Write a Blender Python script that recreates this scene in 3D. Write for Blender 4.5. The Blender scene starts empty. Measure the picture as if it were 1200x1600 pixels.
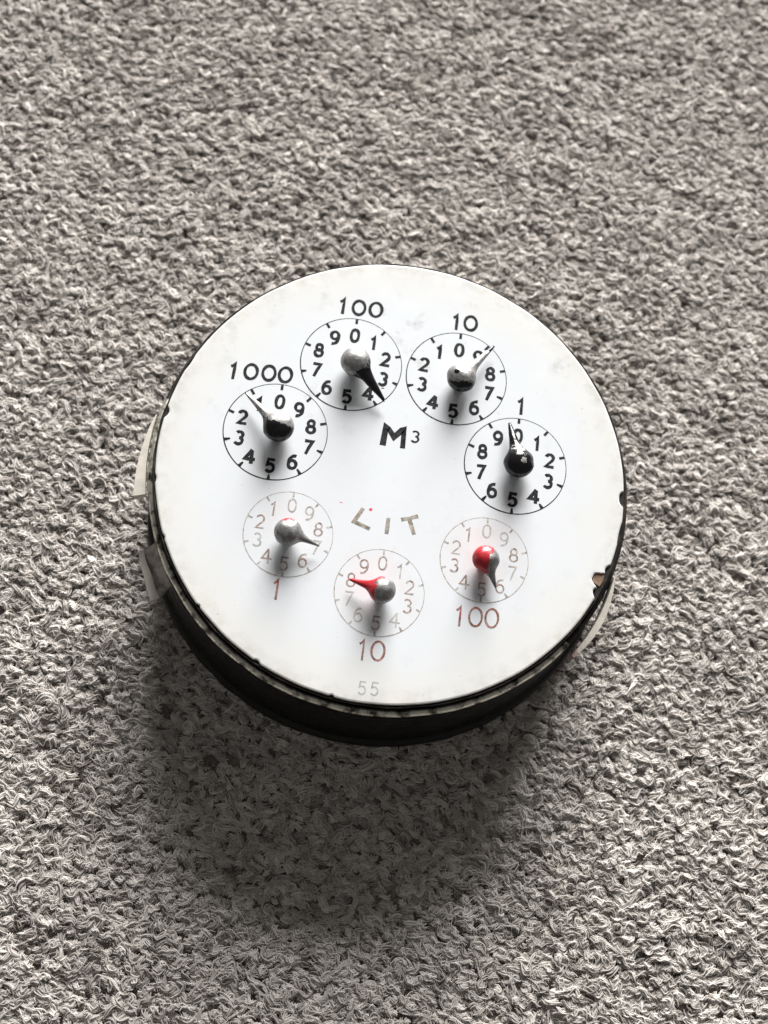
import bpy, math, random
import numpy as np
from mathutils import Matrix, Vector, noise as mnoise

# ------------------------------------------------------------------ camera, light, exposure
MM = 0.001                      # the scene is in metres; lengths below are written in millimetres
FACE_Z = 21.0                   # height of the white face above the carpet pile
scene = bpy.context.scene
coll = scene.collection

cam_data = bpy.data.cameras.new("camera")
cam_data.sensor_fit = 'HORIZONTAL'
cam_data.sensor_width = 36.0
cam_data.lens = 60.0
cam_data.clip_start = 0.01
cam_data.clip_end = 50.0
cam_data.dof.use_dof = True
cam_data.dof.focus_distance = 0.186
cam_data.dof.aperture_fstop = 32.0
cam = bpy.data.objects.new("camera", cam_data)
coll.objects.link(cam)
rot = Matrix(((0.98962525, -0.13536010, -0.04816131),
              (0.11124722, 0.93406734, -0.33932618),
              (0.09091713, 0.33044794, 0.93943506)))
cam.matrix_world = Matrix.Translation(Vector((-9.698, -70.417, 176.872 + FACE_Z)) * MM) @ rot.to_4x4()
scene.camera = cam

world = bpy.data.worlds.new("World")
scene.world = world
world.use_nodes = True
bg = world.node_tree.nodes["Background"]
bg.inputs["Color"].default_value = (1.0, 0.965, 0.93, 1)
bg.inputs["Strength"].default_value = 0.115

# one tall window beyond the top of the picture
win = bpy.data.lights.new("window_light", 'AREA')
win.shape = 'RECTANGLE'
win.size = 2.2
win.size_y = 2.6
win.energy = 600.0
win.color = (1.0, 0.987, 0.97)
wo = bpy.data.objects.new("window_light", win)
coll.objects.link(wo)
WIN_EL, WIN_AZ, WIN_D = 18.8, 85.5, 4.2
el, az = math.radians(WIN_EL), math.radians(WIN_AZ)
wo.location = (WIN_D * math.cos(el) * math.cos(az), WIN_D * math.cos(el) * math.sin(az), WIN_D * math.sin(el))
wo.rotation_euler = (-Vector(wo.location)).to_track_quat('-Z', 'Y').to_euler()

scene.view_settings.view_transform = 'Standard'
scene.view_settings.look = 'None'
scene.view_settings.gamma = 1.0
scene.view_settings.exposure = 0.06
scene.render.engine = 'CYCLES'
scene.cycles.use_denoising = True

rng = np.random.default_rng(11)
random.seed(5)


# ------------------------------------------------------------------ material helpers
class NT:
    def __init__(self, name):
        self.mat = bpy.data.materials.new(name)
        self.mat.use_nodes = True
        self.nt = self.mat.node_tree
        self.b = self.nt.nodes["Principled BSDF"]
        self.co = self.new('ShaderNodeTexCoord')

    def new(self, t, **kw):
        n = self.nt.nodes.new(t)
        for k, v in kw.items():
            setattr(n, k, v)
        return n

    def link(self, a, b):
        self.nt.links.new(a, b)

    def noise(self, scale_mm, detail=3.0, rough=0.55, dist=0.0):
        n = self.new('ShaderNodeTexNoise')
        n.inputs['Scale'].default_value = 1.0 / (scale_mm * MM)
        n.inputs['Detail'].default_value = detail
        n.inputs['Roughness'].default_value = rough
        n.inputs['Distortion'].default_value = dist
        self.link(self.co.outputs['Object'], n.inputs['Vector'])
        return n.outputs['Fac']

    def ramp(self, fac, lo, hi, a=0.0, b=1.0):
        m = self.new('ShaderNodeMapRange')
        m.inputs['From Min'].default_value = lo
        m.inputs['From Max'].default_value = hi
        m.inputs['To Min'].default_value = a
        m.inputs['To Max'].default_value = b
        self.link(fac, m.inputs['Value'])
        return m.outputs['Result']

    def math(self, op, a, b=None):
        m = self.new('ShaderNodeMath', operation=op)
        for i, v in enumerate((a, b)):
            if v is None:
                continue
            if isinstance(v, (int, float)):
                m.inputs[i].default_value = v
            else:
                self.link(v, m.inputs[i])
        return m.outputs[0]

    def mix(self, fac, a, b):
        m = self.new('ShaderNodeMix', data_type='RGBA')
        if isinstance(fac, (int, float)):
            m.inputs['Factor'].default_value = fac
        else:
            self.link(fac, m.inputs['Factor'])
        for sock, v in (('A', a), ('B', b)):
            s = [i for i in m.inputs if i.name == sock and i.type == 'RGBA'][0]
            if isinstance(v, tuple):
                s.default_value = (*v, 1)
            else:
                self.link(v, s)
        return [o for o in m.outputs if o.type == 'RGBA'][0]

    def bump(self, h, dist_mm, strength=1.0):
        b = self.new('ShaderNodeBump')
        b.inputs['Strength'].default_value = strength
        b.inputs['Distance'].default_value = dist_mm * MM
        self.link(h, b.inputs['Height'])
        self.link(b.outputs[0], self.b.inputs['Normal'])

    def set(self, **kw):
        for k, v in kw.items():
            s = self.b.inputs[k.replace('_', ' ')]
            if isinstance(v, tuple):
                s.default_value = (*v, 1)
            elif isinstance(v, (int, float)):
                s.default_value = v
            else:
                self.link(v, s)
        return self.mat


def mat_enamel():
    m = NT("white_enamel")
    geo = m.new('ShaderNodeSeparateXYZ')
    m.link(m.co.outputs['Object'], geo.inputs[0])
    r = m.math('SQRT', m.math('ADD', m.math('MULTIPLY', geo.outputs[0], geo.outputs[0]),
                              m.math('MULTIPLY', geo.outputs[1], geo.outputs[1])))
    edge = m.math('ADD', m.ramp(r, 0.024, 0.0352), m.ramp(m.noise(9, 3), 0.3, 0.7, -0.2, 0.2))
    col = m.mix(m.ramp(edge, 0.2, 1.1, 0, 1.0), (0.82, 0.85, 0.88), (0.84, 0.825, 0.785))
    # pink bleed of old red paint around the three lower scales
    for cx, cy, k in ((-14.1, -11.9, 0.45), (0.1, -18.8, 0.8), (14.8, -11.8, 1.0)):
        d = m.new('ShaderNodeVectorMath', operation='DISTANCE')
        m.link(m.co.outputs['Object'], d.inputs[0])
        d.inputs[1].default_value = (cx * MM, cy * MM, 0)
        f = m.math('MULTIPLY', m.ramp(d.outputs['Value'], 0.0088, 0.003, 0, 0.5 * k), m.ramp(m.noise(4, 3), 0.35, 0.65))
        col = m.mix(f, col, (0.80, 0.70, 0.69))
    smudge = m.math('MULTIPLY', m.ramp(m.noise(3.2, 5, 0.65), 0.54, 0.74), m.ramp(m.noise(14, 2), 0.42, 0.6))
    col = m.mix(m.math('MULTIPLY', m.math('MULTIPLY', smudge, m.ramp(geo.outputs[1], 0.004, 0.026, 0.15, 1.0)), 0.95), col, (0.42, 0.43, 0.41))
    grime = m.math('MULTIPLY', m.ramp(r, 0.0322, 0.0352), m.ramp(m.noise(2.6, 5, 0.7), 0.42, 0.68))
    col = m.mix(m.math('MULTIPLY', grime, 0.42), col, (0.40, 0.37, 0.31))
    spk = m.ramp(m.noise(0.55, 2, 0.5), 0.735, 0.79)
    col = m.mix(m.math('MULTIPLY', spk, 0.6), col, (0.25, 0.24, 0.22))
    rough = m.ramp(m.noise(6, 4), 0.3, 0.7, 0.24, 0.42)
    m.bump(m.noise(7, 2), 0.02, 0.5)
    return m.set(Base_Color=col, Roughness=rough, Specular_IOR_Level=0.35)


def mat_print(name, col, worn, tint=None, fade=0.0):
    m = NT(name)
    c = m.mix(m.ramp(m.noise(1.3, 4, 0.6), 0.35, 0.65), col, tint or tuple(x * 1.8 + 0.01 for x in col))
    wear = m.math('ADD', m.ramp(m.noise(0.8, 5, 0.75), 0.42, 0.66, 0, worn), fade)
    c = m.mix(m.math('MINIMUM', wear, 1.0), c, (0.78, 0.78, 0.76))
    return m.set(Base_Color=c, Roughness=0.6, Specular_IOR_Level=0.12)


def mat_pointer(name, paint, paint_rough=0.17, metal=(0.44, 0.43, 0.42), shine=0.62):
    m = NT(name)
    at = m.new('ShaderNodeAttribute', attribute_name='paint')
    f = m.math('ADD', at.outputs['Fac'], m.ramp(m.noise(0.75, 5, 0.65), 0.3, 0.7, -0.34, 0.34))
    f = m.ramp(f, 0.47, 0.53)
    mc = m.mix(m.ramp(m.noise(0.5, 4), 0.35, 0.65), metal, tuple(x * 0.6 for x in metal))
    col = m.mix(f, mc, paint)
    m.bump(m.math('ADD', m.math('MULTIPLY', f, 0.6), m.noise(0.6, 3, 0.55)), 0.10, 0.6)
    return m.set(Base_Color=col, Metallic=m.ramp(f, 0, 1, shine, 0.0), Roughness=m.ramp(f, 0, 1, 0.46, paint_rough))


def mat_metal(name, a, b, metallic=0.7, rough=0.45, scale=2.0, lo=0.4, hi=0.6):
    m = NT(name)
    col = m.mix(m.ramp(m.noise(scale, 5, 0.65), lo, hi), a, b)
    m.bump(m.noise(0.6, 4), 0.06, 0.5)
    return m.set(Base_Color=col, Metallic=metallic, Roughness=m.ramp(m.noise(1.5, 3), 0.3, 0.7, rough - 0.1, rough + 0.12))


def mat_pile():
    m = NT("wool_yarn")
    at = m.new('ShaderNodeAttribute', attribute_name='shade')
    n = m.ramp(m.noise(0.35, 3, 0.6), 0.3, 0.7, -0.12, 0.12)
    f = m.math('ADD', at.outputs['Fac'], n)
    cr = m.new('ShaderNodeValToRGB')
    m.link(f, cr.inputs[0])
    e = cr.color_ramp.elements
    e[0].position, e[0].color = 0.0, (0.16, 0.138, 0.120, 1)
    e[1].position, e[1].color = 1.0, (0.80, 0.762, 0.715, 1)
    x = e.new(0.45)
    x.color = (0.53, 0.495, 0.462, 1)
    m.bump(m.noise(0.22, 2), 0.10, 0.4)
    m.set(Base_Color=cr.outputs[0], Roughness=0.9, Specular_IOR_Level=0.1)
    # wool lets some light through
    tr = m.new('ShaderNodeBsdfTranslucent')
    m.link(cr.outputs[0], tr.inputs['Color'])
    mx = m.new('ShaderNodeMixShader')
    mx.inputs[0].default_value = 0.22
    m.link(m.b.outputs[0], mx.inputs[1])
    m.link(tr.outputs[0], mx.inputs[2])
    m.link(mx.outputs[0], m.nt.nodes['Material Output'].inputs['Surface'])
    return m.mat


def mat_fibre():
    m = NT("wool_fibre")
    at = m.new('ShaderNodeAttribute', attribute_name='shade')
    cr = m.new('ShaderNodeValToRGB')
    m.link(at.outputs['Fac'], cr.inputs[0])
    e = cr.color_ramp.elements
    e[0].position, e[0].color = 0.0, (0.16, 0.138, 0.120, 1)
    e[1].position, e[1].color = 1.0, (0.80, 0.762, 0.715, 1)
    x = e.new(0.45)
    x.color = (0.53, 0.495, 0.462, 1)
    m.set(Base_Color=cr.outputs[0], Roughness=0.9, Specular_IOR_Level=0.05)
    return m.mat


def mat_backing():
    m = NT("carpet_backing")
    col = m.mix(m.ramp(m.noise(1.4, 4, 0.6), 0.35, 0.65), (0.20, 0.178, 0.16), (0.42, 0.38, 0.35))
    m.bump(m.noise(1.0, 3), 0.8, 0.8)
    return m.set(Base_Color=col, Roughness=0.95)


M = dict(
    enamel=mat_enamel(),
    black_print=mat_print("black_print", (0.006, 0.006, 0.007), 0.05),
    grey_print=mat_print("faded_grey_print", (0.20, 0.19, 0.16), 0.75, (0.34, 0.27, 0.23), 0.12),
    brown_print=mat_print("faded_brown_print", (0.11, 0.085, 0.07), 0.7, (0.36, 0.16, 0.12), 0.08),
    red_print=mat_print("worn_red_print", (0.16, 0.085, 0.06), 0.40, (0.42, 0.10, 0.07), 0.0),
    lit_print=mat_print("worn_olive_print", (0.16, 0.145, 0.10), 0.6, (0.30, 0.22, 0.16), 0.04),
    pale_print=mat_print("pale_grey_print", (0.30, 0.29, 0.27), 0.45, None, 0.12),
    red_speck=mat_print("red_speck", (0.55, 0.05, 0.06), 0.1),
    p_black=mat_pointer("black_pointer", (0.010, 0.010, 0.011)),
    p_red=mat_pointer("red_pointer", (0.48, 0.025, 0.035), 0.30, (0.38, 0.375, 0.37), 0.6),
    shaft=mat_metal("shaft_metal", (0.12, 0.11, 0.10), (0.25, 0.24, 0.22)),
    substrate=mat_metal("rusty_plate_metal", (0.012, 0.011, 0.010), (0.09, 0.07, 0.05), 0.2, 0.6, 2.2, 0.5, 0.7),
    case=mat_metal("blackened_case_metal", (0.003, 0.003, 0.0028), (0.009, 0.0085, 0.008), 0.0, 0.6, 5.0),
    rim=mat_metal("worn_brass_rim", (0.86, 0.84, 0.73), (0.07, 0.065, 0.055), 0.8, 0.42, 2.2, 0.47, 0.62),
    tab=mat_metal("pale_tab_metal", (0.86, 0.81, 0.71), (0.74, 0.69, 0.61), 0.05, 0.5, 4.0),
    grey_tab=mat_metal("grey_tab_metal", (0.40, 0.38, 0.355), (0.13, 0.12, 0.11), 0.3, 0.5, 2.5, 0.42, 0.62),
    copper_tip=mat_metal("copper_tip_metal", (0.66, 0.50, 0.43), (0.48, 0.34, 0.28), 0.2, 0.5, 2.0),
    flange=mat_metal('worn_flange_metal', (0.012, 0.012, 0.011), (0.004, 0.004, 0.0038), 0.3, 0.42, 4.0),
    rust=mat_metal('rust', (0.34, 0.22, 0.15), (0.20, 0.12, 0.08), 0.1, 0.7, 0.8),
    pile=mat_pile(),
    fibre=mat_fibre(),
    backing=mat_backing(),
)


M['case'].node_tree.nodes['Principled BSDF'].inputs['Specular IOR Level'].default_value = 0.2


# ------------------------------------------------------------------ mesh helpers (millimetres in, metres out)
def make_obj(name, verts, faces, mat, parent=None, smooth=False, loc=(0, 0, 0)):
    me = bpy.data.meshes.new(name)
    me.from_pydata([(x * MM, y * MM, z * MM) for x, y, z in verts], [], faces)
    me.materials.append(mat)
    me.validate()
    if smooth:
        me.polygons.foreach_set('use_smooth', [True] * len(me.polygons))
    o = bpy.data.objects.new(name, me)
    coll.objects.link(o)
    o.location = Vector(loc) * MM
    if parent:
        o.parent = parent
    return o


def lathe(profile, n=256, wob=None, a0=0.0, a1=360.0):
    """profile: closed list of (r, z) from the inside out; wob(angle) is added to r where the third entry is 1."""
    v, f = [], []
    k = len(profile)
    full = a1 - a0 > 359.9
    for i in range(n):
        a = math.radians(a0 + (a1 - a0) * i / (n if full else n - 1))
        for p in profile:
            r = p[0] + (wob(a) * p[2] if wob and len(p) > 2 else 0)
            v.append((r * math.cos(a), r * math.sin(a), p[1]))
    for i in range(n if full else n - 1):
        j = (i + 1) % n
        for q in range(k - 1):
            f.append((i * k + q, j * k + q, j * k + q + 1, i * k + q + 1))
    return v, f


def ribbon(pts, w, closed, z0, z1, width_fn=None):
    """flat stroke of width w along pts: top sheet at z1 and skirts down to z0"""
    P = np.array(pts, float)
    n = len(P)
    if closed:
        d0 = P - np.roll(P, 1, 0)
        d1 = np.roll(P, -1, 0) - P
    else:
        d1 = np.vstack([P[1:] - P[:-1], P[-1:] - P[-2:-1]])
        d0 = np.vstack([P[1:2] - P[:1], P[1:] - P[:-1]])
    u0 = d0 / np.linalg.norm(d0, axis=1)[:, None]
    u1 = d1 / np.linalg.norm(d1, axis=1)[:, None]
    n0 = np.c_[-u0[:, 1], u0[:, 0]]
    n1 = np.c_[-u1[:, 1], u1[:, 0]]
    m = n0 + n1
    m /= np.maximum(np.linalg.norm(m, axis=1)[:, None], 1e-6)
    s = 1 / np.clip((m * n1).sum(1), 0.55, 1)
    ww = np.full(n, w) if width_fn is None else np.array([w * width_fn(i / n) for i in range(n)])
    off = m * (s * ww / 2)[:, None]
    A, B = P + off, P - off
    v = [(x, y, z1) for x, y in A] + [(x, y, z1) for x, y in B] + [(x, y, z0) for x, y in A] + [(x, y, z0) for x, y in B]
    f = []
    for i in range(n if closed else n - 1):
        j = (i + 1) % n
        f += [(i, n + i, n + j, j), (i, j, 2 * n + j, 2 * n + i), (n + j, n + i, 3 * n + i, 3 * n + j)]
    return v, f


def arc(cx, cy, rx, ry, a0, a1, n=18):
    return [(cx + rx * math.cos(math.radians(a0 + (a1 - a0) * i / n)), cy + ry * math.sin(math.radians(a0 + (a1 - a0) * i / n))) for i in range(n + 1)]


def loop(cx, cy, rx, ry, n=32, p=2.0):
    out = []
    for i in range(n):
        a = 2 * math.pi * i / n
        c, s = math.cos(a), math.sin(a)
        out.append((cx + rx * math.copysign(abs(c) ** (2 / p), c), cy + ry * math.copysign(abs(s) ** (2 / p), s)))
    return out


def flip(st):
    return [(c, [(-x, -y) for x, y in pts]) for c, pts in st]


SIX = [(True, loop(0, -.17, .25, .27)), (False, [(-.25, -.14)] + arc(.12, -.02, .37, .46, 176, 78, 12))]
GLYPH = {
    '0': [(True, loop(0, 0, .25, .43, 36, 2.25))],
    'O': [(True, loop(0, 0, .36, .43, 40, 2.0))],
    '1': [(False, [(-.19, .24), (-.06, .31), (.04, .45), (.035, .1), (.03, -.5)])],
    '2': [(False, arc(-.01, .19, .24, .24, 165, -28, 14) + [(.10, -.06), (-.25, -.42), (-.1, -.43), (.30, -.43)])],
    '3': [(False, arc(-.02, .21, .22, .21, 145, -88, 14)), (False, arc(-.03, -.20, .25, .235, 82, -150, 16))],
    '4': [(False, [(.12, .46), (.02, .30), (-.30, -.17), (-.05, -.19), (.36, -.20)]), (False, [(.12, .40), (.12, -.05), (.12, -.5)])],
    '5': [(False, [(.25, .42), (.02, .42), (-.17, .42), (-.185, .2), (-.20, .05)] + arc(-.01, -.15, .25, .27, 122, -148, 18))],
    '6': SIX,
    '7': [(False, [(-.27, .42), (0, .42), (.24, .42), (.06, 0), (-.10, -.5)])],
    '8': [(True, loop(0, .21, .20, .21)), (True, loop(0, -.20, .25, .235))],
    '9': flip(SIX),
    'M': [(False, [(-.44, -.5), (-.40, .42), (-.28, .36), (.02, -.02), (.34, .36), (.44, .42), (.48, -.5)])],
}


def stroke_mesh(strokes, w, h=1.0, cx=0.0, cy=0.0, ang=0.0, wid=1.0, zoff=0.0):
    V, F = [], []
    ca, sa = math.cos(ang), math.sin(ang)
    for k, (c, pts) in enumerate(strokes):
        q = [(x * h * wid, y * h) for x, y in pts]
        q = [(cx + x * ca - y * sa, cy + x * sa + y * ca) for x, y in q]
        ph = random.random() * 6.28
        v, f = ribbon(q, w, c, -0.05, 0.012 + zoff + 0.006 * k, lambda t: 1 + 0.10 * math.sin(6.28 * 2 * t + ph) + 0.05 * math.sin(6.28 * 5 * t + 2 * ph))
        b = len(V)
        V += v
        F += [tuple(i + b for i in ff) for ff in f]
    return V, F


def tag(o, label=None, cat=None, kind=None):
    if label:
        o['label'] = label
    if cat:
        o['category'] = cat
    if kind:
        o['kind'] = kind
    return o


# ------------------------------------------------------------------ carpet
def build_carpet():
    S = 700.0
    n = 60
    v = [(-S + 2 * S * i / n, -S + 2 * S * j / n, -0.95) for j in range(n + 1) for i in range(n + 1)]
    f = [(j * (n + 1) + i, j * (n + 1) + i + 1, (j + 1) * (n + 1) + i + 1, (j + 1) * (n + 1) + i) for j in range(n) for i in range(n)]
    carpet = make_obj("carpet", v, f, M['backing'])
    tag(carpet, "grey brown looped pile carpet lying under the round meter", "carpet", "structure")

    # yarn loops: short bent worms lying mostly along the rows
    x0, x1, y0, y1 = -108.0, 92.0, -98.0, 138.0
    pitch_x, pitch_y = 1.22, 0.66
    gx, gy = np.meshgrid(np.arange(x0, x1, pitch_x), np.arange(y0, y1, pitch_y))
    gx = gx + (np.arange(gx.shape[0])[:, None] % 2) * pitch_x * 0.5
    px, py = gx.ravel(), gy.ravel()
    px = px + rng.normal(0, 0.48, px.size)
    py = py + rng.normal(0, 0.30, py.size) + 1.1 * np.sin(px * 0.045 + 0.7) + 0.5 * np.sin(px * 0.13 + py * 0.05)
    # keep what the lens can see, with a margin, and leave out what the meter presses flat
    lo = np.interp(py, [-82, 118], [-50, -90]) - 14
    hi = np.interp(py, [-82, 118], [72, 66]) + 14
    keep = (px > lo) & (px < hi) & (np.hypot(px, py) > 36.9)
    px, py = px[keep], py[keep]
    N = px.size
    slow = 0.5 + 0.5 * np.sin(px * 0.21 + 1.3 * np.sin(py * 0.17)) * np.sin(py * 0.33 + 1.1 * np.sin(px * 0.12))
    L = rng.uniform(0.5, 1.8, N) + rng.exponential(0.35, N)
    th = rng.normal(-0.05, 0.55, N) + 0.15 * np.sin(px * 0.05 + py * 0.04)
    rad = rng.uniform(0.24, 0.55, N)
    z = rng.normal(-0.45, 0.13, N) + 0.32 * (slow - 0.5)
    rc = np.hypot(px, py)
    z = z + 0.45 * np.exp(-np.clip(rc - 37.7, 0, None) / 1.2)   # pile swells where the case presses in
    z = np.clip(z, -1.2, 0.35)
    bend = rng.normal(0, 0.33, N)
    wav = rng.normal(0, 0.13, N)
    arch = rng.uniform(0.02, 0.28, N)
    tilt = rng.normal(0, 0.085, N)
    K, G = 5, 5
    s = np.linspace(-1, 1, K)
    cx = s[None, :] * L[:, None] / 2
    cy = bend[:, None] * (1 - s[None, :] ** 2) * 1.2 + wav[:, None] * np.sin(s * 3.6)[None, :] * 1.3
    cz = z[:, None] + arch[:, None] * (0.35 - s[None, :] ** 2) * 0.75 + tilt[:, None] * s[None, :] * L[:, None] / 2
    ct, st = np.cos(th)[:, None], np.sin(th)[:, None]
    wx = px[:, None] + cx * ct - cy * st
    wy = py[:, None] + cx * st + cy * ct
    tx, ty, tz = np.gradient(wx, axis=1), np.gradient(wy, axis=1), np.gradient(cz, axis=1)
    tl = np.sqrt(tx ** 2 + ty ** 2 + tz ** 2)
    tx, ty, tz = tx / tl, ty / tl, tz / tl
    hl = np.sqrt(tx ** 2 + ty ** 2) + 1e-9
    lx, ly = -ty / hl, tx / hl                       # sideways
    ux, uy, uz = -tz * tx / hl, -tz * ty / hl, hl    # upwards
    rr = rad[:, None] * np.sqrt(np.clip(1.08 - s[None, :] ** 4, 0.12, 1)) * (1 + rng.normal(0, 0.16, (N, K)))
    ga = np.arange(G) * 2 * np.pi / G
    c, q = np.cos(ga)[None, None, :], 0.46 * np.sin(ga)[None, None, :]
    R = 0.86 * rr[:, :, None]
    V = np.stack([wx[:, :, None] + R * (lx[:, :, None] * c + ux[:, :, None] * q),
                  wy[:, :, None] + R * (ly[:, :, None] * c + uy[:, :, None] * q),
                  cz[:, :, None] + R * (uz[:, :, None] * q)], -1).reshape(-1, 3) * MM
    idx = []
    for k in range(K - 1):
        for g in range(G):
            h = (g + 1) % G
            idx.append((k * G + g, k * G + h, (k + 1) * G + h, (k + 1) * G + g))
    caps = [tuple(range(G))[::-1], tuple((K - 1) * G + g for g in range(G))]
    one = [i for t in idx for i in t] + [i for t in caps for i in t]
    starts1 = [4 * i for i in range(len(idx))] + [4 * len(idx), 4 * len(idx) + G]
    tot1 = len(one)
    loops = (np.array(one)[None, :] + (np.arange(N) * K * G)[:, None]).ravel().astype(np.int32)
    starts = (np.array(starts1)[None, :] + (np.arange(N) * tot1)[:, None]).ravel().astype(np.int32)
    me = bpy.data.meshes.new("yarn_pile")
    me.vertices.add(len(V))
    me.vertices.foreach_set('co', V.ravel().astype(np.float32))
    me.loops.add(len(loops))
    me.loops.foreach_set('vertex_index', loops)
    me.polygons.add(len(starts))
    me.polygons.foreach_set('loop_start', starts)
    me.polygons.foreach_set('use_smooth', np.ones(len(starts), bool))
    me.update(calc_edges=True)
    blot = np.sin(px * 1.1 + 2.0 * np.sin(py * 0.7)) * np.sin(py * 1.7 + 2.0 * np.sin(px * 0.6 + 1))
    sh = np.clip(rng.normal(0.60, 0.21, N) + 0.10 * (slow - 0.5) + 0.13 * blot, 0.03, 1.0)
    a = me.attributes.new("shade", 'FLOAT', 'POINT')
    a.data.foreach_set('value', np.repeat(sh, K * G).astype(np.float32))
    me.materials.append(M['pile'])
    o = bpy.data.objects.new("yarn_pile", me)
    coll.objects.link(o)
    o.parent = carpet
    tag(o, kind="stuff")

    # loose wool fibres wrapped over every loop
    NF = 8
    C = np.stack([wx, wy, cz], -1)                               # N,K,3
    side = np.stack([lx, ly, 0 * lx], -1)
    up = np.stack([ux, uy, uz], -1)
    al = rng.uniform(-0.4, np.pi + 0.4, (N, NF))
    dal = rng.normal(0, 0.9, (N, NF))
    rr0 = rad[:, None] * rng.uniform(0.75, 1.15, (N, NF))
    aa = al[:, :, None] + dal[:, :, None] * s[None, None, :]
    spread = 1.0 + 0.25 * s[None, None, :] ** 2
    P = (C[:, None] * 1.0
         + side[:, None] * (rr0[:, :, None] * np.cos(aa) * spread)[..., None]
         + up[:, None] * (0.55 * rr0[:, :, None] * np.sin(aa))[..., None])
    ext = rng.normal(1.05, 0.14, (N, NF))[:, :, None, None]
    mid = P.mean(2, keepdims=True)
    P = mid + (P - mid) * ext + rng.normal(0, 0.035, P.shape)
    P = P + rng.normal(0, 0.06, (N, NF, 1, 3))
    P[..., 2] = np.maximum(P[..., 2], -0.9)
    hc = bpy.data.hair_curves.new("wool_fibre")
    hc.add_curves([K] * (N * NF))
    hc.attributes['position'].data.foreach_set('vector', (P.reshape(-1) * MM).astype(np.float32))
    ra = hc.attributes.get('radius') or hc.attributes.new('radius', 'FLOAT', 'POINT')
    fr = rng.uniform(0.06, 0.125, (N * NF, 1)) * np.array([0.6, 1.0, 1.1, 1.0, 0.5])[None, :]
    ra.data.foreach_set('value', (fr.reshape(-1) * MM).astype(np.float32))
    sa = hc.attributes.new('shade', 'FLOAT', 'CURVE')
    fs = np.clip(sh[:, None] + rng.normal(0, 0.10, (N, NF)), 0.02, 1.0)
    sa.data.foreach_set('value', fs.reshape(-1).astype(np.float32))
    hc.materials.append(M['fibre'])
    ho = bpy.data.objects.new("wool_fibre", hc)
    coll.objects.link(ho)
    ho.parent = carpet
    tag(ho, kind="stuff")


build_carpet()

# ------------------------------------------------------------------ the meter
meter = bpy.data.objects.new("water_meter", None)
meter.empty_display_size = 0.01
coll.objects.link(meter)
tag(meter, "round water meter counter with white enamel face, seven small dials and dark worn case", "water meter")
Z = FACE_Z


def wobble(seed, amp):
    r = random.Random(seed)
    c = [(r.randint(3, 40), r.uniform(0, 6.28), r.uniform(0.2, 1)) for _ in range(9)]
    return lambda a: amp * sum(k * math.sin(n * a + p) / 3 for n, p, k in c)


# case: wall that flares a little towards the base flange
v, f = lathe([(20, -2.6), (34.6, -2.6), (34.9, -3.0), (35.25, -3.4), (36.05, -2.8), (36.1, -8.0), (36.5, -17.0), (36.8, -18.4), (36.8, -21.9), (20, -21.9)], 256)
make_obj("case_wall", v, f, M['case'], meter, True, (0, 0, Z))
v, f = lathe([(36.5, -18.9), (37.3, -19.2, 1), (37.55, -19.5, 1), (37.6, -20.3, 1), (37.4, -20.9, 1), (36.5, -21.2)], 256, wobble(3, 0.10))
make_obj("base_flange", v, f, M['flange'], meter, True, (0, 0, Z))
v, f = lathe([(35.2, -4.0), (35.3, -2.05), (35.55, -1.80, 1), (36.0, -1.95, 1), (36.28, -2.45, 1), (36.22, -2.75, 1), (35.9, -2.9)], 320, wobble(8, 0.07), 168, 322)
make_obj("rim_ring", v, f, M['rim'], meter, True, (0, 0, Z))  # lit arc of the rim put into the colour: bright worn brass
v, f = lathe([(35.2, -4.0), (35.3, -2.25), (35.55, -2.0, 1), (35.95, -2.15, 1), (36.2, -2.55, 1), (36.15, -2.8, 1), (35.9, -2.9)], 320, wobble(8, 0.07))
tag(make_obj("rim_ring", v, f, M['substrate'], meter, True, (0, 0, Z)), "dark part of the rim, coloured as unlit")

# metal plate under the enamel
v, f = lathe([(0.01, -0.42), (34.2, -0.45), (35.06, -0.45), (35.24, -0.26, 1), (35.38, -0.45, 1), (35.32, -0.8, 1), (34.9, -1.3, 1), (30, -2.8)], 512, wobble(12, 0.09))
make_obj("backing_plate", v, f, M['substrate'], meter, False, (0, 0, Z))

ew = wobble(21, 0.045)


def chip(a, c, half, depth, p=2.0):
    d = (math.degrees(a) - c + 180) % 360 - 180
    return -depth * max(0.0, 1 - abs(d / half) ** p) if abs(d) < half else 0.0


def enamel_edge(a):
    r = ew(a)
    r += chip(a, -21.2, 2.0, 1.7, 4) + chip(a, -24.3, 1.6, 0.75, 2) + chip(a, -18, 1.6, 0.5)
    r += chip(a, 1.2, 2.1, 0.65, 3) + chip(a, 172.5, 1.6, 0.45) + chip(a, 190, 1.2, 0.18) + chip(a, 243, 1.0, 0.25) + chip(a, 262, .7, 0.22)
    r += chip(a, 158, 2.5, 0.15) + chip(a, -8, 3, 0.15) + chip(a, 205, .8, 0.15) + chip(a, 224, .7, 0.2)
    return r


v, f = lathe([(0.01, 0.0), (12, 0.0), (24, 0.0), (32.8, 0.0), (34.72, -0.012, 1), (34.90, -0.06, 1), (35.0, -0.18, 1), (34.97, -0.36, 1), (34.0, -0.40, 1)], 1080, enamel_edge)
make_obj("face_plate", v, f, M['enamel'], meter, False, (0, 0, Z))


pp = [(34.75, -22.6), (33.5, -22.3), (33.35, -20.8), (33.6, -19.6), (34.7, -19.2), (34.9, -21)]
pv = [(r * math.cos(math.radians(a)), r * math.sin(math.radians(a)), z) for z in (-0.28, -0.6) for r, a in pp]
make_obj("rust_patch", pv, [tuple(range(6))] + [(i, 6 + i, 6 + (i + 1) % 6, (i + 1) % 6) for i in range(6)], M['rust'], meter, False, (0, 0, Z))


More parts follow.
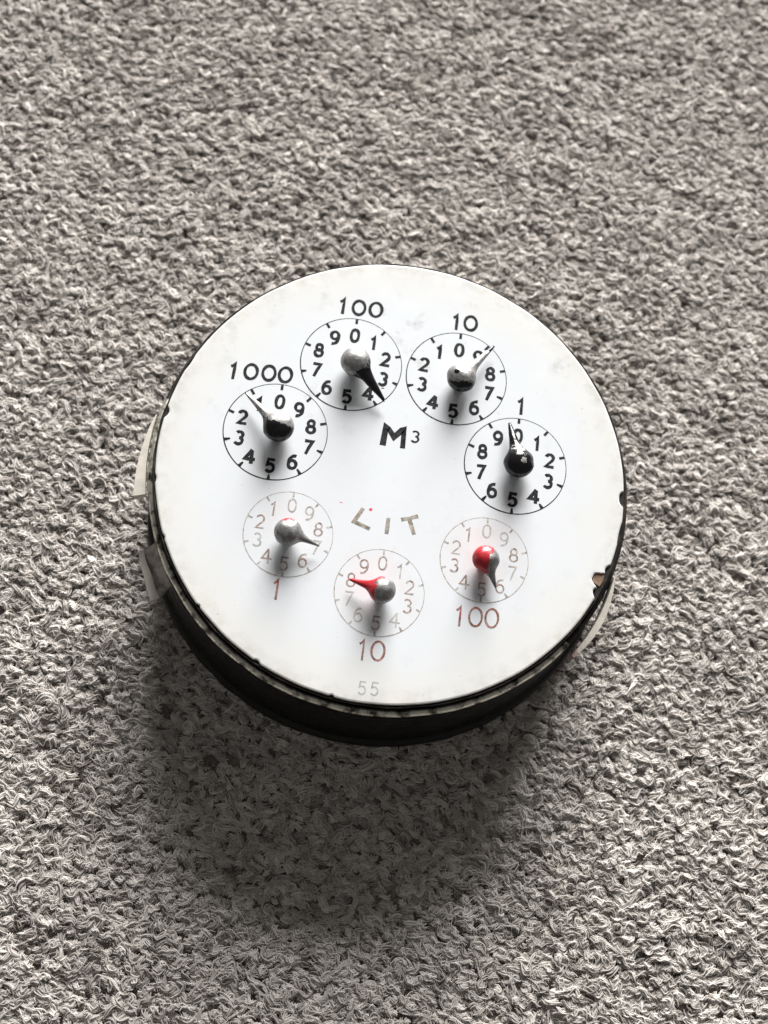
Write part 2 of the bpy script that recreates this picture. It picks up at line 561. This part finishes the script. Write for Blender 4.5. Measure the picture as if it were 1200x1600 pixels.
# ------------------------------------------------------------------ tongues bent out of the case
def strip(name, secs, mat):
    """secs: list of cross sections, each a ring of (r, angle_deg, z)"""
    k = len(secs[0])
    V = [(r * math.cos(math.radians(a)), r * math.sin(math.radians(a)), z) for s in secs for r, a, z in s]
    F = []
    for i in range(len(secs) - 1):
        for q in range(k):
            t = (q + 1) % k
            F.append((i * k + q, i * k + t, (i + 1) * k + t, (i + 1) * k + q))
    F += [tuple(range(k))[::-1], tuple((len(secs) - 1) * k + q for q in range(k))]
    return make_obj(name, V, F, mat, meter, False, (0, 0, Z))


secs = []
for i in range(13):
    t = i / 12
    a = 172.6 + t * 20.2
    ri = 36.45 + 0.10 * t
    ro = 36.65 + 1.75 * t ** 0.85 - 0.2 * max(0, t - .8)
    secs.append([(ri, a, -1.9), (ro, a, -2.1 - 0.2 * t), (ro - 0.05, a, -3.4 - 0.5 * t), (ri, a, -3.2)])
tag(strip("clip_tab", secs, M['tab']), "cream bent metal tab on the left of the case")
secs, lip = [], []
for i in range(11):
    t = i / 10
    a = -156.6 + t * 11.2
    wv = 0.10 * math.sin(9 * t)
    r0, r1, r2 = 36.3, 38.2 + 0.2 * t + wv, 39.05 + 0.75 * t + wv * .6
    secs.append([(r0, a, -4.6), (r1, a, -7.2), (r1, a, -8.0), (r0, a, -6.0)])
    lip.append([(r1, a, -7.15), (r2, a, -7.2), (r2, a, -8.2), (r1, a, -8.0)])
lt = strip("clip_tab", secs, M['grey_tab'])
lp = strip("tab_lip", lip, M['tab'])
lp.parent = lt
lp.location = (0, 0, 0)
tag(lt, "grey bent metal tab low on the left of the case")
secs, tip = [], []
for i in range(15):
    t = i / 14
    a = -18.2 - t * 21.0
    r = 36.35 + 0.1 * t + 1.1 * t ** 1.3 + 0.5 * math.sin(math.pi * t) * .5
    w = 0.18 + 0.62 * math.sin(math.pi * min(1, t * 1.02)) ** 0.8 + 0.28 * t
    s = [(r, a, -1.5 - 0.6 * t), (r + w, a, -1.7 - 0.6 * t), (r + w, a, -4.6 - 0.6 * t), (r, a, -4.6 - 0.6 * t)]
    if i <= 13:
        secs.append(s)
    if i >= 13:
        tip.append(s)
tb = strip("clip_tab", secs, M['tab'])
tag(tb, "narrow pale metal tab bent outwards on the right of the case")
tp = strip("tab_tip", tip, M['copper_tip'])
tp.parent = tb
tp.location = (0, 0, 0)

# ------------------------------------------------------------------ dials
# centre, ring radius, direction of counting, multiplier text
DIALS = [
    dict(c=(-18.16, 3.81), r=7.75, d=-1, txt='1000', at=[(-25.78, 12.70), (-23.15, 12.95), (-20.45, 13.13), (-17.95, 13.22)], rot=-1.5),
    dict(c=(-8.30, 16.61), r=7.75, d=1, txt='100', at=[(-10.75, 26.28), (-8.25, 26.36), (-5.6, 26.44)], rot=-1),
    dict(c=(8.00, 16.70), r=7.75, d=-1, txt='10', at=[(7.08, 26.35), (9.35, 26.45)], rot=0),
    dict(c=(18.20, 3.68), r=7.75, d=1, txt='1', at=[(18.31, 13.52)], rot=0),
    dict(c=(-14.09, -11.89), r=6.51, d=-1, txt='1', at=[(-14.61, -20.31)], rot=0),
    dict(c=(0.07, -18.82), r=6.51, d=1, txt='10', at=[(-1.35, -27.45), (0.85, -27.38)], rot=0),
    dict(c=(14.78, -11.78), r=6.51, d=-1, txt='100', at=[(11.93, -20.67), (14.26, -20.55), (16.62, -20.42)], rot=0),
]
for i, D in enumerate(DIALS):
    upper = i < 4
    (cx, cy), r = D['c'], D['r']
    pm = M['black_print'] if upper else (M['grey_print'], M['brown_print'], M['brown_print'])[i - 4]
    rm = M['black_print'] if upper else M['grey_print']
    ph = random.random() * 6.28
    ring_pts = [(r * math.cos(2 * math.pi * k / 128), r * math.sin(2 * math.pi * k / 128)) for k in range(128)]
    # heavier line at the lower left of each ring, as printed
    v, f = ribbon(ring_pts, 0.145 if upper else 0.125, True, -0.05, 0.010,
                  lambda t: (0.95 + 0.35 * math.cos(2 * math.pi * t - math.radians(245))) * (1 + 0.08 * math.sin(40 * t + ph)))
    ring = make_obj("dial_ring", v, f, rm, meter, False, (cx, cy, Z))
    for k in range(10):
        a = math.radians(90 - 36 * k)
        ux, uy = math.cos(a), math.sin(a)
        low = uy < 0.2
        ln = (0.82 if upper else 0.68) * random.uniform(0.9, 1.1)
        wo_, wi = (0.54, 0.26) if low else (0.40, 0.42)
        if not upper:
            wo_, wi = wo_ * 0.72, wi * 0.6
        ro, ri = r - 0.07, r - 0.07 - ln
        q = [(ux * ro - uy * wo_ / 2, uy * ro + ux * wo_ / 2), (ux * ro + uy * wo_ / 2, uy * ro - ux * wo_ / 2),
             (ux * ri + uy * wi / 2, uy * ri - ux * wi / 2), (ux * ri - uy * wi / 2, uy * ri + ux * wi / 2)]
        V = [(x, y, 0.016) for x, y in q] + [(x, y, -0.05) for x, y in q]
        F = [(3, 2, 1, 0), (0, 1, 5, 4), (1, 2, 6, 5), (2, 3, 7, 6), (3, 0, 4, 7)]
        make_obj("tick", V, F, rm, ring)
    for k in range(10):
        a = math.radians(90 - 36 * k * D['d'])
        rad = (r - 2.62 + (0.28 if math.sin(a) < 0.4 else 0) - (0.15 if k == 0 else 0)) if upper else r - 2.02
        x, y = rad * math.cos(a), rad * math.sin(a) - (0.12 if upper else 0.05)
        h = 2.32 if upper else 2.25
        w = 0.49 if upper else 0.245
        if k in (4,) and upper:
            w = 0.55
        V, F = stroke_mesh(GLYPH[str(k)], w, h, x, y, math.radians(random.uniform(-2.5, 2.5)), 0.98)
        m2 = pm
        if not upper:
            m2 = random.choice([pm, pm, M['grey_print'], M['brown_print'], M['pale_print']])
            if k == 5:  # shadow over the five put into a darker print
                m2 = M['brown_print']
        make_obj("numeral", V, F, m2, ring)
    lm = M['black_print'] if upper else M['red_print']
    for ch, (x, y) in zip(D['txt'], D['at']):
        h = 2.8 if upper else 3.2
        V, F = stroke_mesh(GLYPH['O' if ch == '0' else ch], 0.48 if upper else 0.32, h, x - cx, y - cy, math.radians(D['rot']), 0.93 if upper else 0.80)
        make_obj("multiplier_numeral", V, F, lm, ring)

face_marks = meter
V, F = stroke_mesh(GLYPH['M'], 0.86, 3.35, -0.55, 5.62, math.radians(-1), 0.98)
make_obj("letter", V, F, M['black_print'], meter, False, (0, 0, Z))
V, F = stroke_mesh(GLYPH['3'], 0.30, 2.05, 2.74, 6.10, 0, 1.05)
make_obj("superscript_numeral", V, F, M['black_print'], meter, False, (0, 0, Z))
for strokes in ([(False, [(-3.72, -6.38), (-4.85, -8.62), (-2.40, -9.45)])],
                [(False, [(0.13, -7.35), (0.12, -8.6), (0.10, -9.85)])],
                [(False, [(2.0, -7.35), (3.2, -6.95), (4.45, -6.45)]), (False, [(3.15, -7.0), (3.62, -8.1), (4.15, -9.35)])]):
    V, F = stroke_mesh(strokes, 0.58)
    make_obj("letter", V, F, M['lit_print'], meter, False, (0, 0, Z))
for x, y in ((-0.76, -32.92), (1.0, -32.82)):
    V, F = stroke_mesh(GLYPH['5'], 0.21, 2.1, x, y, 0, 0.95)
    make_obj("serial_numeral", V, F, M['pale_print'], meter, False, (0, 0, Z))
for x, y, rx, ry, mt in ((-2.62, -6.42, 0.26, 0.24, 'red_speck'), (-7.05, -5.95, 0.24, 0.06, 'red_speck'), (-3.05, 13.3, 0.26, 0.07, 'black_print')):
    pts = [(x + rx * math.cos(a * 0.5236), y + ry * math.sin(a * 0.5236), 0.01) for a in range(12)]
    make_obj("paint_speck", pts + [(p[0], p[1], -0.05) for p in pts], [tuple(range(12))] + [(a, 12 + a, 12 + (a + 1) % 12, (a + 1) % 12) for a in range(12)],
             M[mt], meter, False, (0, 0, Z))

# ------------------------------------------------------------------ pointers
KZ, TZ = 2.2, 1.3           # height of knob centre and of needle tip above the face


def m_1000(u, s, t, w):
    return 1.0 - max(min(1, (t - 0.05 + 0.25 * s) * 2.2), min(1, (u - 0.95) * 3)) if w > -0.25 else 1.0


def m_100(u, s, t, w):
    return max(0.0, min(1.0, 0.5 + 1.8 * max(u - 0.92 - 0.25 * t, s - 0.80, -t - 0.95)))


def m_10(u, s, t, w):
    if u > 1.9:
        return 0.75 if w < 0.02 or u > 2.9 else 0.1
    p = 0.5 - 1.8 * (t + 0.31)
    if (s + 0.45) ** 2 + (t - 0.28) ** 2 < 0.035:
        p = 1
    return max(0, min(1, p))


def m_1(u, s, t, w):
    if u > 1.25:
        return 1.0
    if (s - 0.22) ** 2 * 2 + (t - 0.16) ** 2 * 2.5 < 0.10:
        return 0.1
    return 1 if t < 0.80 or s > 0.3 else 0.45  # highlight on the knob top painted in as half-bare metal


def m_l1(u, s, t, w):
    return 0.95 if t > 0.80 and s < 0.35 and u < 1.2 else 0.0


def m_l10(u, s, t, w):
    return max(0, min(1, 0.5 + 1.8 * max(u - 0.42 - 0.25 * t, -0.6 if t < 0.80 or s > 0.1 else 0.6)))


def m_l100(u, s, t, w):
    return 0.0 if u > 1.15 else max(0, min(1, 0.5 + 1.9 * (0.16 - s + 0.55 * max(0, t - 0.15))))


# knob centre, tip (face coordinates), radius, paint
POINTERS = [
    ((-17.72, 3.66), (-23.33, 8.75), 2.32, m_1000, 'p_black', "black pointer with its needle worn to bare metal", 1.2),
    ((-7.67, 16.01), (-2.58, 10.58), 2.32, m_100, 'p_black', "black pointer with its knob worn to bare metal", 1.6),
    ((8.53, 15.85), (13.16, 22.4), 2.25, m_10, 'p_black', "pointer worn to metal above and black below", 1.3),
    ((18.37, 3.29), (16.56, 9.9), 2.28, m_1, 'p_black', "glossy black pointer with a small worn spot", 1.6),
    ((-14.1, -12.31), (-9.37, -13.48), 2.02, m_l1, 'p_red', "bare metal pointer with a scrap of red paint", 1.1),
    ((0.3, -19.06), (-4.47, -17.83), 1.95, m_l10, 'p_red', "metal pointer with a red needle", 1.35),
    ((14.68, -12.32), (16.66, -16.24), 1.98, m_l100, 'p_red', "red pointer with bare metal needle and side", 1.15),
]
for (kx, ky), (tx, ty), R, fn, mt, lab, nw in POINTERS:
    Lx, Ly = tx - kx, ty - ky
    Ln = math.hypot(Lx, Ly)
    ax, ay = Lx / Ln, Ly / Ln
    NU, NV = 72, 44
    xs = [-R * math.cos(math.pi * 0.745 * i / 33) for i in range(34)]
    xj = xs[-1]
    xs += [xj + (Ln - xj) * ((j + 1) / (NU - 34)) ** 1.15 for j in range(NU - 34)]
    rn0, rn1 = 0.30 * R * nw, 0.13 * nw
    V, F, paint = [], [], []
    x1 = R * 0.72
    for x in xs:
        rn = rn0 + (rn1 - rn0) * min(1, max(0, (x - x1) / (Ln - x1)))
        if x <= x1:
            r = math.sqrt(max(0, R * R - x * x))
        else:
            r1 = math.sqrt(1 - 0.72 ** 2) * R
            tt = (x - x1) / R
            r = rn + (r1 - (rn0)) * math.exp(-2.2 * tt - 5.0 * tt * tt)
        q = min(1, max(0, (x - x1) / (Ln - x1)))
        zc = KZ + (TZ - KZ) * q
        for k in range(NV):
            a = 2 * math.pi * k / NV
            rl = r * (1 + 0.085 * mnoise.noise(Vector((x * 0.9 + kx, 1.6 * math.cos(a), 1.6 * math.sin(a)))))
            ly_, lz = rl * math.cos(a), 0.76 * rl * math.sin(a)
            wx, wy = x * ax - ly_ * ay, x * ay + ly_ * ax
            V.append((wx, wy, zc + lz))
            s_, t_ = wx / R, (0.94 * wy + 0.33 * lz) / R
            paint.append(fn(x / R, s_, t_, lz / max(r, 1e-6)))
    for i in range(len(xs) - 1):
        for k in range(NV):
            h = (k + 1) % NV
            F.append((i * NV + k, (i + 1) * NV + k, (i + 1) * NV + h, i * NV + h))
    F.append(tuple((len(xs) - 1) * NV + k for k in range(NV)))
    p = make_obj("pointer", V, F, M[mt], meter, True, (kx, ky, Z))
    at = p.data.attributes.new("paint", 'FLOAT', 'POINT')
    at.data.foreach_set('value', np.array(paint, np.float32))
    tag(p, lab)
    v, f = lathe([(0.01, KZ - 1.0), (0.68, KZ - 1.0), (0.68, 0.35), (0.85, 0.30), (0.9, -0.03), (0.01, -0.03)], 32)
    make_obj("shaft", v, f, M['shaft'], p)
